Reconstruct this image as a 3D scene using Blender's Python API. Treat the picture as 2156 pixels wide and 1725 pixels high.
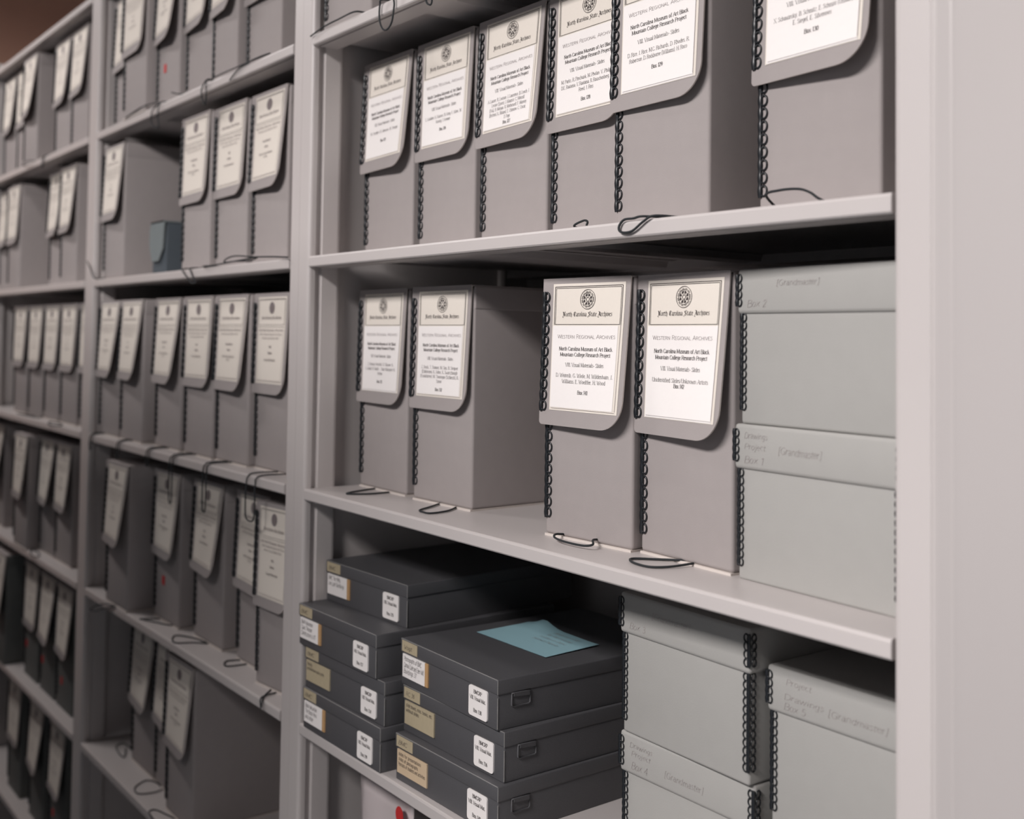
import bpy, math, random
from mathutils import Vector, Matrix

# ------------------------------------------------------------------ scene, camera, light
scene = bpy.context.scene
for o in list(bpy.data.objects):
    bpy.data.objects.remove(o)
H0 = 1.55                                   # eye height above the floor; heights below are given from eye level

cam_d = bpy.data.cameras.new('camera')
cam = bpy.data.objects.new('camera', cam_d)
scene.collection.objects.link(cam)
scene.camera = cam
cam_d.sensor_fit = 'HORIZONTAL'
cam_d.sensor_width = 36.0
cam_d.lens = 2280.0 / 2156.0 * 36.0
cam_d.shift_x = (1078.0 - 865.0) / 2156.0
cam_d.shift_y = -(862.5 - 628.0) / 2156.0
cam_d.clip_start = 0.05
cam_d.clip_end = 50
# rows: world X, Y, Z axes seen from the camera (x right, y down, z forward)
vx = -Vector((-695.0 - 865.0, 687.0 - 628.0, 2280.0)).normalized()
vz = Vector((1881.0 - 865.0, -61000.0 - 628.0, 2280.0)).normalized()
vz = (vz - vx * vx.dot(vz)).normalized()
vy = vz.cross(vx)
right = Vector((vx.x, vy.x, vz.x))
down = Vector((vx.y, vy.y, vz.y))
fwd = Vector((vx.z, vy.z, vz.z))
M = Matrix((right, -down, -fwd)).transposed().to_4x4()
M.translation = Vector((1.39162, -0.737, H0))
cam.matrix_world = M
cam_d.dof.use_dof = True
cam_d.dof.focus_distance = 1.14
cam_d.dof.aperture_fstop = 4.3

world = bpy.data.worlds.new('world')
scene.world = world
world.use_nodes = True
world.node_tree.nodes['Background'].inputs[0].default_value = (0.60, 0.72, 0.80, 1)
world.node_tree.nodes['Background'].inputs[1].default_value = 0.05

scene.view_settings.view_transform = 'Standard'
scene.view_settings.look = 'None'
scene.view_settings.gamma = 1
scene.view_settings.use_curve_mapping = False
scene.view_settings.exposure = 0.0

LIGHTS = [  # x, y, height above eye, length along x, width, watts
    (0.80, -2.12, 1.25, 1.22, 0.60, 146.0),
    (2.3, 0.45, 1.00, 0.60, 1.22, 57.0),  # unseen lamp, added to brighten the end panel alone
    (-1.7, -0.70, 1.36, 1.22, 0.20, 16.0),  # unseen lamp, added to lift the upper far left bay and wall
]
LCOL = (1.0, 0.955, 0.945)

# ------------------------------------------------------------------ helpers
rnd = random.Random(7)
PI = math.pi

class MB:
    def __init__(s):
        s.v = []; s.f = []; s.m = []; s.sm = []
    def add(s, vs, fs, mat=0, smooth=False):
        b = len(s.v)
        s.v += [tuple(p) for p in vs]
        for f in fs:
            s.f.append(tuple(b + i for i in f)); s.m.append(mat); s.sm.append(smooth)
    def box(s, x0, x1, y0, y1, z0, z1, mat=0):
        vs = [(x, y, z) for z in (z0, z1) for y in (y0, y1) for x in (x0, x1)]
        s.add(vs, [(0,2,3,1),(4,5,7,6),(0,1,5,4),(2,6,7,3),(0,4,6,2),(1,3,7,5)], mat)
    def prism(s, poly, a0, a1, axis='z', mat=0, smooth=False):
        """poly: list of 2D points counter-clockwise; extruded along axis"""
        n = len(poly)
        def P(p, a):
            if axis == 'z': return (p[0], p[1], a)
            if axis == 'x': return (a, p[0], p[1])
            return (p[0], a, p[1])
        vs = [P(p, a0) for p in poly] + [P(p, a1) for p in poly]
        s.add(vs, [(i, (i+1) % n, n+(i+1) % n, n+i) for i in range(n)], mat, smooth)
        s.add(vs, [tuple(range(n-1, -1, -1)), tuple(range(n, 2*n))], mat)
    def rbox(s, x0, x1, y0, y1, z0, z1, r, mat=0, seg=3):
        """box with rounded vertical corners and softened top edge"""
        def ring(ins, z):
            rr = max(r - ins, 0.0002); out = []
            for cx, cy, a0 in ((x1-ins-rr, y1-ins-rr, 0), (x0+ins+rr, y1-ins-rr, 90), (x0+ins+rr, y0+ins+rr, 180), (x1-ins-rr, y0+ins+rr, 270)):
                for k in range(seg+1):
                    a = math.radians(a0 + 90*k/seg); out.append((cx+rr*math.cos(a), cy+rr*math.sin(a), z))
            return out
        rings = [ring(r*.6, z0), ring(r*.15, z0+r*.35), ring(0, z0+r), ring(0, z1-r), ring(r*.15, z1-r*.35), ring(r*.6, z1)]
        n = len(rings[0]); vs = sum(rings, [])
        s.add(vs, [(k*n+i, k*n+(i+1) % n, (k+1)*n+(i+1) % n, (k+1)*n+i) for k in range(len(rings)-1) for i in range(n)], mat, True)
        s.add(vs, [tuple(range(n-1, -1, -1)), tuple(range((len(rings)-1)*n, len(rings)*n))], mat)
    def ring(s, c, u, w, R, r, mat=0, n=12, k=5, su=1.0):
        """torus about centre c in the plane of unit vectors u, w"""
        u = Vector(u); w = Vector(w); nn = u.cross(w); c = Vector(c); vs = []
        for i in range(n):
            a = 2*PI*i/n; d = u*math.cos(a)*su + w*math.sin(a)
            for j in range(k):
                b = 2*PI*j/k
                vs.append(c + d*(R + r*math.cos(b)) + nn*(r*math.sin(b)))
        s.add(vs, [(i*k+j, ((i+1) % n)*k+j, ((i+1) % n)*k+(j+1) % k, i*k+(j+1) % k) for i in range(n) for j in range(k)], mat, True)
    def tube(s, pts, r, mat=0, k=6, sub=6):
        P = spline([Vector(p) for p in pts], sub); n = len(P); vs = []
        prev = None
        for i, p in enumerate(P):
            t = (P[min(i+1, n-1)] - P[max(i-1, 0)])
            t = t.normalized() if t.length > 1e-9 else Vector((1, 0, 0))
            a = prev if prev is not None else (Vector((0, 0, 1)) if abs(t.z) < .9 else Vector((1, 0, 0)))
            a = (a - t*t.dot(a)).normalized(); prev = a; b = t.cross(a)
            for j in range(k):
                g = 2*PI*j/k; vs.append(p + a*(r*math.cos(g)) + b*(r*math.sin(g)))
        s.add(vs, [(i*k+j, i*k+(j+1) % k, (i+1)*k+(j+1) % k, (i+1)*k+j) for i in range(n-1) for j in range(k)], mat, True)
        s.add(vs, [tuple(range(k-1, -1, -1)), tuple(range((n-1)*k, n*k))], mat)
    def mesh(s, name, mats):
        me = bpy.data.meshes.new(name)
        me.from_pydata(s.v, [], s.f)
        for m in mats: me.materials.append(m)
        me.polygons.foreach_set('material_index', s.m)
        me.polygons.foreach_set('use_smooth', s.sm)
        me.update()
        return me
    def build(s, name, mats, parent=None, loc=None):
        return link(name, s.mesh(name, mats), parent, loc)

def link(name, me, parent=None, loc=None):
    o = bpy.data.objects.new(name, me)
    scene.collection.objects.link(o)
    if parent: o.parent = parent
    if loc: o.location = loc
    return o

def spline(P, sub=6):
    if len(P) < 3 or sub < 2: return list(P)
    out = []
    for i in range(len(P)-1):
        p0 = P[i-1] if i else P[0]*2 - P[1]
        p1, p2 = P[i], P[i+1]
        p3 = P[i+2] if i+2 < len(P) else P[-1]*2 - P[-2]
        for k in range(sub):
            t = k/sub
            out.append(0.5*((2*p1) + (p2-p0)*t + (2*p0-5*p1+4*p2-p3)*t*t + (3*p1-p0-3*p2+p3)*t*t*t))
    out.append(P[-1].copy())
    return out

def empty(name, loc, rz=0.0, label=None, cat=None, group=None):
    o = bpy.data.objects.new(name, None)
    scene.collection.objects.link(o)
    o.empty_display_size = 0.05
    o.location = loc; o.rotation_euler = (0, 0, rz)
    if label: tag(o, label, cat, group)
    return o

def tag(o, label, cat, group=None, kind=None):
    if label: o['label'] = label
    if cat: o['category'] = cat
    if group: o['group'] = group
    if kind: o['kind'] = kind
    return o

# ------------------------------------------------------------------ materials
def material(name, col, rough=0.6, metal=0.0, var=0.06, scale=40.0, bump=0.0, bscale=400.0, spec=0.5, detail=4.0):
    m = bpy.data.materials.new(name); m.use_nodes = True
    nt = m.node_tree; b = nt.nodes['Principled BSDF']
    tc = nt.nodes.new('ShaderNodeTexCoord')
    nz = nt.nodes.new('ShaderNodeTexNoise'); nz.inputs['Scale'].default_value = scale; nz.inputs['Detail'].default_value = detail
    nt.links.new(tc.outputs['Object'], nz.inputs['Vector'])
    mx = nt.nodes.new('ShaderNodeMix'); mx.data_type = 'RGBA'
    mx.inputs[6].default_value = tuple(c*(1-var) for c in col) + (1,)
    mx.inputs[7].default_value = tuple(min(1, c*(1+var)) for c in col) + (1,)
    nt.links.new(nz.outputs['Fac'], mx.inputs[0])
    nt.links.new(mx.outputs[2], b.inputs['Base Color'])
    b.inputs['Roughness'].default_value = rough
    b.inputs['Metallic'].default_value = metal
    b.inputs['Specular IOR Level'].default_value = spec
    if bump > 0:
        n2 = nt.nodes.new('ShaderNodeTexNoise'); n2.inputs['Scale'].default_value = bscale
        n2.inputs['Detail'].default_value = 3
        nt.links.new(tc.outputs['Object'], n2.inputs['Vector'])
        bp = nt.nodes.new('ShaderNodeBump'); bp.inputs['Strength'].default_value = bump; bp.inputs['Distance'].default_value = 0.001
        nt.links.new(n2.outputs['Fac'], bp.inputs['Height'])
        nt.links.new(bp.outputs['Normal'], b.inputs['Normal'])
    return m

M_METAL = material('shelf_enamel', (0.525, 0.487, 0.476), 0.38, var=0.02, scale=6, bump=0.05, bscale=900)
M_BOARD = material('grey_archival_board', (0.355, 0.32, 0.313), 0.75, var=0.04, scale=60, bump=0.12, bscale=900, spec=0.3)
M_BOARD_EDGE = material('pale_board_edge', (0.62, 0.56, 0.52), 0.8, var=0.04)
M_CARTON = material('light_grey_carton_board', (0.37, 0.362, 0.345), 0.7, var=0.03, scale=50, bump=0.1, bscale=700, spec=0.35)
M_BLACKBOX = material('black_buckram_cloth', (0.088, 0.087, 0.093), 0.45, var=0.15, scale=900, bump=0.35, bscale=1600)
M_BLACKEDGE = material('worn_black_edge', (0.21, 0.205, 0.20), 0.6, var=0.2, scale=200)
M_COMB = material('black_plastic_comb', (0.012, 0.014, 0.017), 0.33, var=0.1)
M_CORD = material('black_elastic_cord', (0.016, 0.019, 0.022), 0.8, var=0.2, scale=800, bump=0.3, bscale=1500)
M_PAPER = material('cream_label_paper', (0.76, 0.70, 0.63), 0.8, var=0.02, scale=300, spec=0.2)
M_WHITE = material('white_label_paper', (0.86, 0.82, 0.80), 0.75, var=0.015, scale=300, spec=0.25)
M_INK = material('label_ink', (0.055, 0.045, 0.045), 0.7, var=0.05)
M_INKGREY = material('faded_label_ink', (0.22, 0.185, 0.185), 0.7, var=0.05)
M_PENCIL = material('pencil_marks', (0.30, 0.265, 0.255), 0.7, var=0.25, scale=900)
M_TAN = material('yellowed_label_paper', (0.44, 0.37, 0.25), 0.8, var=0.08, scale=120)
M_ORANGE = material('orange_label_edge', (0.50, 0.30, 0.14), 0.8, var=0.1, scale=100)
M_BLUE = material('light_blue_note_paper', (0.30, 0.50, 0.56), 0.8, var=0.02)
M_RED = material('red_sticker', (0.55, 0.03, 0.03), 0.6, var=0.05)
M_DARKBODY = material('darker_box_board', (0.12, 0.125, 0.12), 0.7, var=0.1)  # body colour darker than the other document boxes
M_BLUEGREY = material('blue_grey_board', (0.065, 0.080, 0.095), 0.7, var=0.06)
M_BLUEFLAP = material('paler_blue_grey_flap', (0.17, 0.195, 0.20), 0.7, var=0.06)  # flap colour set lighter than the box body
M_BAG = material('white_document_sleeve', (0.60, 0.53, 0.53), 0.45, var=0.05, scale=30)
M_FLOOR = material('grey_vinyl_floor', (0.15, 0.16, 0.17), 0.5, var=0.12, scale=8)
M_WALL = material('painted_wall', (0.22, 0.235, 0.25), 0.8, var=0.03, scale=5)
M_BROWN = material('brown_painted_wall', (0.95, 0.55, 0.40), 0.8, var=0.06, scale=3)
M_BLOCKER = material('light_blocker_enamel', (0.12, 0.145, 0.17), 0.5, var=0.05, scale=5)
M_CEIL = material('ceiling_tile', (0.40, 0.33, 0.29), 0.9, var=0.06, scale=90)
M_DIFF = bpy.data.materials.new('lamp_diffuser'); M_DIFF.use_nodes = True

# ------------------------------------------------------------------ lettering: polylines drawn with a pen
G = {
 'A': (5.6, '0,0 2.8,7 5.6,0|1,2.4 4.6,2.4'),
 'B': (5, '.7,0 .7,7|.7,7 ~2.8,7 4.2,6.5 4.2,4.4 2.8,3.8 .7,3.8|~2.8,3.8 4.7,3.2 4.7,.7 2.8,0 .7,0'),
 'C': (5.6, '~5.2,5.6 4.2,6.8 2.8,7 1,6 .4,3.5 1,1 2.8,0 4.3,.3 5.3,1.6'),
 'D': (5.8, '.7,0 .7,7|~.7,7 3.2,7 5,5.8 5.4,3.5 5,1.2 3.2,0 .7,0'),
 'E': (4.8, '.7,0 .7,7|.7,7 4.4,7|.7,3.7 3.6,3.7|.7,0 4.6,0'),
 'F': (4.6, '.7,0 .7,7|.7,7 4.3,7|.7,3.7 3.5,3.7'),
 'G': (6, '~5.3,5.7 4.3,6.8 2.9,7 1,6 .4,3.5 1,1 2.9,0 4.2,.2 5.3,1|5.3,0.6 5.3,3|3.6,3 5.8,3'),
 'H': (6, '.8,0 .8,7|5.2,0 5.2,7|.8,3.6 5.2,3.6'),
 'I': (2.2, '1.1,0 1.1,7'),
 'J': (3, '~1.9,7 1.9,1.5 1.4,0 .2,-.2'),
 'K': (5.6, '.7,0 .7,7|5,7 .8,3|2.2,4.2 5.4,0'),
 'L': (4.6, '.7,0 .7,7|.7,0 4.5,0'),
 'M': (7, '.8,0 .8,7|.8,7 3.5,.6|3.5,.6 6.2,7|6.2,7 6.2,0'),
 'N': (6, '.8,0 .8,7|.8,7 5.2,0|5.2,0 5.2,7'),
 'O': (6, '~3,7 1,6 .4,3.5 1,1 3,0 5,1 5.6,3.5 5,6 3,7'),
 'P': (4.8, '.7,0 .7,7|~.7,7 3,7 4.5,6.2 4.5,4.2 3,3.4 .7,3.4'),
 'R': (5.4, '.7,0 .7,7|~.7,7 3,7 4.5,6.2 4.5,4.4 3,3.6 .7,3.6|2.6,3.6 5.2,0'),
 'S': (4.4, '~3.8,5.8 3.1,6.8 2,7 .7,6.3 .7,4.8 2.1,3.8 3.7,2.7 3.8,.9 2.2,0 1,.2 .4,1.4'),
 'T': (5.2, '2.6,0 2.6,7|.2,7 5,7'),
 'U': (6, '~.9,7 .9,2 1.6,.4 3,0 4.4,.4 5.1,2 5.1,7'),
 'V': (5.6, '.2,7 2.8,0|2.8,0 5.4,7'),
 'W': (8, '.2,7 2.2,0|2.2,0 4,6.6|4,6.6 5.8,0|5.8,0 7.8,7'),
 'X': (5.6, '.4,7 5.2,0|5.2,7 .4,0'),
 'a': (4, '~.7,4 1.4,4.9 2.6,4.8 3.1,4 3.1,1 3.4,.1 4,.2|~3.1,3 1.2,2.5 .5,1.3 1.1,.1 2.2,.2 3.1,1.2'),
 'b': (4.4, '.8,0 .8,7|~.8,4 2,5 3.4,4.5 4,2.5 3.4,.5 2,0 .8,.8'),
 'c': (3.7, '~3.3,4 2.4,5 1.2,4.6 .5,2.5 1.2,.4 2.4,0 3.4,.9'),
 'd': (4.4, '3.6,0 3.6,7|~3.6,4 2.5,5 1.1,4.5 .5,2.5 1.1,.5 2.5,0 3.6,.8'),
 'e': (3.8, '.6,2.8 3.4,2.8|~3.4,2.8 3,4.6 2,5 .9,4.3 .5,2.5 1.1,.5 2.2,0 3.4,.9'),
 'f': (2.8, '~2.9,6.6 2,7 1.3,6 1.3,3 1.3,0|.3,4.8 2.5,4.8'),
 'g': (4.3, '~3.5,4 2.3,5 1,4.5 .5,2.7 1.1,1 2.3,.6 3.5,1.6|~3.5,4.9 3.5,0 3,-1.7 1.8,-2.1 .6,-1.6'),
 'h': (4.4, '.8,0 .8,7|~.8,3.8 2,4.9 3.1,4.7 3.6,3.6 3.6,1.5 3.6,0'),
 'i': (2, '1,0 1,4.9|.7,6.6 1.3,6.6'),
 'j': (2.2, '~1.2,4.9 1.2,0 .9,-1.6 0,-2|.9,6.6 1.5,6.6'),
 'k': (4.2, '.8,0 .8,7|3.6,4.9 .9,2.2|1.8,3 4,0'),
 'l': (2, '1,0 1,7'),
 'm': (6.8, '.8,0 .8,4.9|~.8,3.8 1.9,4.9 2.9,4.7 3.4,3.6 3.4,0|~3.4,3.8 4.5,4.9 5.5,4.7 6,3.6 6,0'),
 'n': (4.5, '.8,0 .8,4.9|~.8,3.8 2,4.9 3.2,4.7 3.7,3.6 3.7,1.5 3.7,0'),
 'o': (4.2, '~2.1,5 .9,4.2 .5,2.5 .9,.8 2.1,0 3.3,.8 3.7,2.5 3.3,4.2 2.1,5'),
 'p': (4.4, '.8,-2 .8,4.9|~.8,4 2,5 3.4,4.5 4,2.5 3.4,.5 2,0 .8,.8'),
 'q': (4.4, '3.6,-2 3.6,4.9|~3.6,4 2.5,5 1.1,4.5 .5,2.5 1.1,.5 2.5,0 3.6,.8'),
 'r': (3.1, '.8,0 .8,4.9|~.8,3.4 1.7,4.8 2.9,4.7'),
 's': (3.3, '~2.8,4.2 2,5 .9,4.6 .8,3.5 2.1,2.6 2.9,1.5 2.4,.2 1.2,0 .4,.9'),
 't': (2.7, '~1.2,6.4 1.2,1.2 1.7,.1 2.6,.4|.2,4.8 2.4,4.8'),
 'u': (4.5, '~.8,4.9 .8,1.3 1.5,.1 2.6,.2 3.7,1.2|3.7,4.9 3.7,0'),
 'v': (4.2, '.3,4.9 2.1,0|2.1,0 3.9,4.9'),
 'w': (6.2, '.2,4.9 1.7,0|1.7,0 3.1,4.6|3.1,4.6 4.5,0|4.5,0 6,4.9'),
 'x': (4.2, '.5,4.9 3.8,0|3.7,4.9 .4,0'),
 'y': (4.2, '.3,4.9 2.2,.2|~3.9,4.9 2,-.8 1.2,-2 .2,-2'),
 'z': (3.8, '.5,4.9 3.4,4.9|3.4,4.9 .4,0|.4,0 3.5,0'),
 '0': (4.2, '~2.1,7 .8,5.8 .5,3.5 .8,1.2 2.1,0 3.4,1.2 3.7,3.5 3.4,5.8 2.1,7'),
 '1': (3.2, '1.9,0 1.9,7|.7,5.8 1.9,7'),
 '2': (4.2, '~.6,5.4 1.1,6.7 2.3,7 3.5,6.2 3.4,4.6 2,2.2 .5,0|.5,0 3.8,0'),
 '3': (4.2, '~.7,6 2,7 3.4,6.2 3.2,4.4 1.8,3.8|~1.8,3.8 3.6,3 3.6,.9 2,0 .5,.8'),
 '4': (4.2, '3,0 3,7|3,7 .3,2.2|.3,2.2 4,2.2'),
 '5': (4.2, '3.6,7 1.1,7|1.1,7 .8,4|~.8,4 2.4,4.5 3.7,3.3 3.6,1 2,0 .5,.7'),
 '6': (4.2, '~3.4,6.6 1.8,6 .6,3.6 .8,1 2.1,0 3.5,1 3.6,3 2.3,4.1 .8,3'),
 '7': (4.2, '.4,7 3.8,7|3.8,7 1.5,0'),
 '8': (4.2, '~2.1,3.8 .8,4.8 .9,6.4 2.1,7 3.3,6.4 3.4,4.8 2.1,3.8 .6,2.7 .6,.8 2.1,0 3.6,.8 3.6,2.7 2.1,3.8'),
 '9': (4.2, '~.7,.4 2.3,1 3.6,3.4 3.4,6 2.1,7 .7,6 .6,4 1.9,2.9 3.4,4'),
 '.': (1.6, '.8,-.1 .8,.8'), ',': (1.7, '1,.5 .5,-1.1'), '-': (3, '.6,2.7 2.6,2.7|.6,2.35 2.6,2.35'),
 '/': (2.6, '.2,-.3 2.4,7.2'), '(': (2.6, '~2.3,7.6 .9,5.4 .9,1 2.3,-1.4'), ')': (2.6, '~.3,7.6 1.7,5.4 1.7,1 .3,-1.4'),
 '[': (2.6, '2.2,7.6 .7,7.6|.7,7.6 .7,-1|.7,-1 2.2,-1'), ']': (2.6, '.4,7.6 1.9,7.6|1.9,7.6 1.9,-1|1.9,-1 .4,-1'),
 ' ': (2.4, ''),
}
# angular broad-pen capitals and minuscules for the heading
GB = {
 'N': (6.6, '1.2,0 1.2,6 .1,7|.2,6.9 1.6,7.3|1.2,6.2 4.6,.6|4.8,7.4 4.4,6.6 4.4,-.2|0,.4 -.7,-.9 .2,-1.8 1.4,-1.4|2.4,6.8 2.4,1|4.8,7.4 5.6,7'),
 'C': (5.8, '4.9,6.2 3.3,7.1 1.2,6 .7,3.2 1.4,.9 3,0 4.9,1|2.5,6.4 2.5,.8|4.9,6.3 4.7,5|3.4,5.4 3.4,1.8'),
 'S': (5.6, '4.6,7.3 3,6.3 1,6 1,4.6 2.4,3.9 4.4,3.2 4.6,1.4 3,0 .8,.6 -.3,-.6 .3,-1.8|2.6,6 2.6,.8|4.6,7.4 5,6.4'),
 'A': (6.2, '1,7 2.6,7.2 4.6,0|3.2,6.6 1.4,1 .1,.5|1.4,3 4.2,3|.4,.6 -.5,-.8 .4,-1.8 1.6,-1.3|3.9,6.8 5.2,.3|4.5,0 5.6,.6'),
 'o': (3.9, '1.9,5 .6,4 .6,1 1.9,0 3.2,1 3.2,4 1.9,5'),
 'r': (3.2, '.4,4.6 1,4.9 1,.4 1.6,0|1,4 2.2,5 2.9,4.4'),
 't': (2.9, '1.2,6.3 1,5 1,.8 1.8,0 2.5,.5|.2,4.7 2.3,4.7'),
 'h': (4.2, '1.4,7.3 1,6.6 1,.4 1.5,0|1,4 2.4,5 3.4,4 3.4,.2 2.5,-1.8'),
 'a': (3.9, '.8,4.5 2,5 2.8,4.2 2.8,.8 3.6,.1|2.8,3 .8,2.2 .8,.8 1.6,0 2.8,1'),
 'l': (2.2, '1.4,7.3 1,6.6 1,.8 1.8,0'),
 'i': (2.2, '.3,4.5 1,5 1,.8 1.8,0|.9,6.4 1.4,6.8'),
 'n': (4.2, '.3,4.5 1,4.9 1,.4 1.5,0|1,4 2.4,5 3.2,4.2 3.2,.8 4,.1'),
 'e': (3.5, '.8,2.6 2.9,3.6 2,5 .7,4 .7,1 1.8,0 3,.8'),
 'c': (3.4, '2.8,4.3 1.9,5 .7,4 .7,1 1.7,0 2.9,.8'),
 'v': (4, '.2,4.8 .9,5 1.1,1 2,0 3.2,1 3.2,4 2.2,5'),
 's': (3.4, '2.9,4.4 1.9,5 .8,4 2.7,1.8 2.6,.8 1.7,0 .4,.7'),
 ' ': (3.2, ''),
}

def strokes(ch, table):
    if ch not in table: ch = ' '
    w, d = table[ch]; out = []
    for s in d.split('|'):
        if not s: continue
        smooth = '~' in s
        pts = [Vector((float(p.split(',')[0]), float(p.split(',')[1]))) for p in s.replace('~', '').split()]
        out.append((pts, smooth))
    return w, out

def text_len(txt, table=G, track=0.0, caps=False):
    L = 0
    for ch in txt:
        sc = 1.0
        if caps and ch.islower(): ch = ch.upper(); sc = .8
        w, _ = strokes(ch, table); L += w*sc + track
    return L

def write(mb, txt, cx, y, h, width=None, mp=None, mat=1, style='serif', weight=1.0, table=G, align='c', caps=False, jit=0.0, sub=3, slant=0.0, seed=1):
    """write txt with cap height h, baseline y; mp maps (x, y) on the sheet to a 3D point"""
    track = {'serif': .25, 'sans': .5, 'black': .1, 'hand': .2}[style]
    L = text_len(txt, table, track, caps)
    k = h/7.0; kx = k if width is None else width/L
    x = cx - (L*kx/2 if align == 'c' else 0)
    r = random.Random(seed)
    if style == 'serif': hv, hh = .50*weight, .24*weight**.5
    elif style == 'black': hv, hh = .40*weight, .12*weight
    elif style == 'sans': hv = hh = .30*weight
    else: hv = hh = .22*weight
    for ch in txt:
        sc = 1.0
        if caps and ch.islower(): ch = ch.upper(); sc = .8
        w, ss = strokes(ch, table)
        dy = r.uniform(-jit, jit)
        for pts, smooth in ss:
            pts = [Vector((p.x*sc + slant*p.y, p.y*sc + dy)) for p in pts]
            if jit: pts = [p + Vector((r.uniform(-jit, jit), r.uniform(-jit, jit)))*.6 for p in pts]
            ends = (pts[0].copy(), pts[-1].copy())
            P = spline(pts, sub) if smooth else pts
            segs = [P] if smooth else [[P[i], P[i+1]] for i in range(len(P)-1)]
            for S in segs:
                vs = []
                n = len(S)
                for i, p in enumerate(S):
                    t = S[min(i+1, n-1)] - S[max(i-1, 0)]
                    if t.length < 1e-6: t = Vector((1, 0))
                    t.normalize()
                    if style == 'black':
                        a = math.radians(42); f = abs(t.x*math.sin(a) - t.y*math.cos(a)); hw = hh + (hv-hh)*f
                    else:
                        hw = hh + (hv-hh)*abs(t.y)
                        if not smooth and abs(t.x) > .25 and t.x*t.y > 0 and style == 'serif': hw *= .55
                    nn = Vector((-t.y, t.x))
                    ext = t*(hw*.5 if not smooth and i == n-1 else (-hw*.5 if not smooth and i == 0 else 0))
                    for sgn in (1, -1):
                        q = p + nn*hw*sgn + ext
                        vs.append(mp(x + q.x*kx, y + q.y*k))
                mb.add(vs, [(2*i, 2*i+1, 2*i+3, 2*i+2) for i in range(n-1)], mat)
            if style == 'serif' and not jit:
                for e, o in ((ends[0], pts[1]), (ends[1], pts[-2])):
                    d = (o-e)
                    if abs(d.y) > abs(d.x)*1.2 and d.length > 2.2*sc and any(abs(e.y - lv) < .15 for lv in (0, 4.9, 7, -2)):
                        a, b = (e.x-.95, e.x+.95)
                        if e.y > 4 and ch.islower(): b = e.x+.3
                        vs = [mp(x+a*kx, y+(e.y-.24)*k), mp(x+b*kx, y+(e.y-.24)*k), mp(x+b*kx, y+(e.y+.24)*k), mp(x+a*kx, y+(e.y+.24)*k)]
                        mb.add(vs, [(0, 1, 2, 3)], mat)
        x += (w*sc + track)*kx

def quad(mb, x0, x1, y0, y1, mp, mat, nx=1, ny=1):
    vs = [mp(x0+(x1-x0)*i/nx, y0+(y1-y0)*j/ny) for j in range(ny+1) for i in range(nx+1)]
    mb.add(vs, [(j*(nx+1)+i, j*(nx+1)+i+1, (j+1)*(nx+1)+i+1, (j+1)*(nx+1)+i) for j in range(ny) for i in range(nx)], mat)

def circle_line(mb, cx, cy, R, t, mp, mat, n=40):
    vs = []
    for i in range(n):
        a = 2*PI*i/n
        for rr in (R-t/2, R+t/2): vs.append(mp(cx+rr*math.cos(a), cy+rr*math.sin(a)))
    mb.add(vs, [(2*i, 2*((i+1) % n), 2*((i+1) % n)+1, 2*i+1) for i in range(n)], mat)

def disc(mb, cx, cy, R, mp, mat, n=14):
    mb.add([mp(cx+R*math.cos(2*PI*i/n), cy+R*math.sin(2*PI*i/n)) for i in range(n)], [tuple(range(n))], mat)

def seal(mb, cx, cy, R, mp, mat):
    circle_line(mb, cx, cy, R, R*.05, mp, mat)
    circle_line(mb, cx, cy, R*.70, R*.05, mp, mat)
    for i in range(46):                                   # tiny letters round the rim
        a = 2*PI*i/46
        if 36 <= i*1 <= 33: continue
        p = [(R*.76, a-.035), (R*.76, a+.03), (R*.85, a+.03), (R*.85, a-.035)]
        if i % 4 == 3: continue
        mb.add([mp(cx+r*math.cos(b), cy+r*math.sin(b)) for r, b in p], [(0, 1, 2, 3)], mat)
    for i in range(8):                                    # eight small emblems
        a = 2*PI*(i+.5)/8; x, y = cx+R*.47*math.cos(a), cy+R*.47*math.sin(a)
        disc(mb, x, y, R*.12, mp, mat, 9)
        disc(mb, x+R*.09*math.cos(a*3), y+R*.12, R*.06, mp, mat, 7)
        disc(mb, x-R*.11, y-R*.08, R*.05, mp, mat, 7)
    circle_line(mb, cx, cy, R*.2, R*.05, mp, mat, 20)
    for i in range(6):
        a = 2*PI*i/6; disc(mb, cx+R*.27*math.cos(a), cy+R*.27*math.sin(a), R*.035, mp, mat, 6)

# ------------------------------------------------------------------ document box
DW, DH, DD = 0.121, 0.279, 0.305      # width, height, depth
FH = 0.158                            # how far the flap hangs down
LW, LH = 0.101, 0.136                 # label size

def flap_y(x, z, a, b):
    t = max(0.0, (DH - z)/FH)
    return -0.0035 - (t**1.15)*(a + b*max(0, x)/DW)

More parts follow.
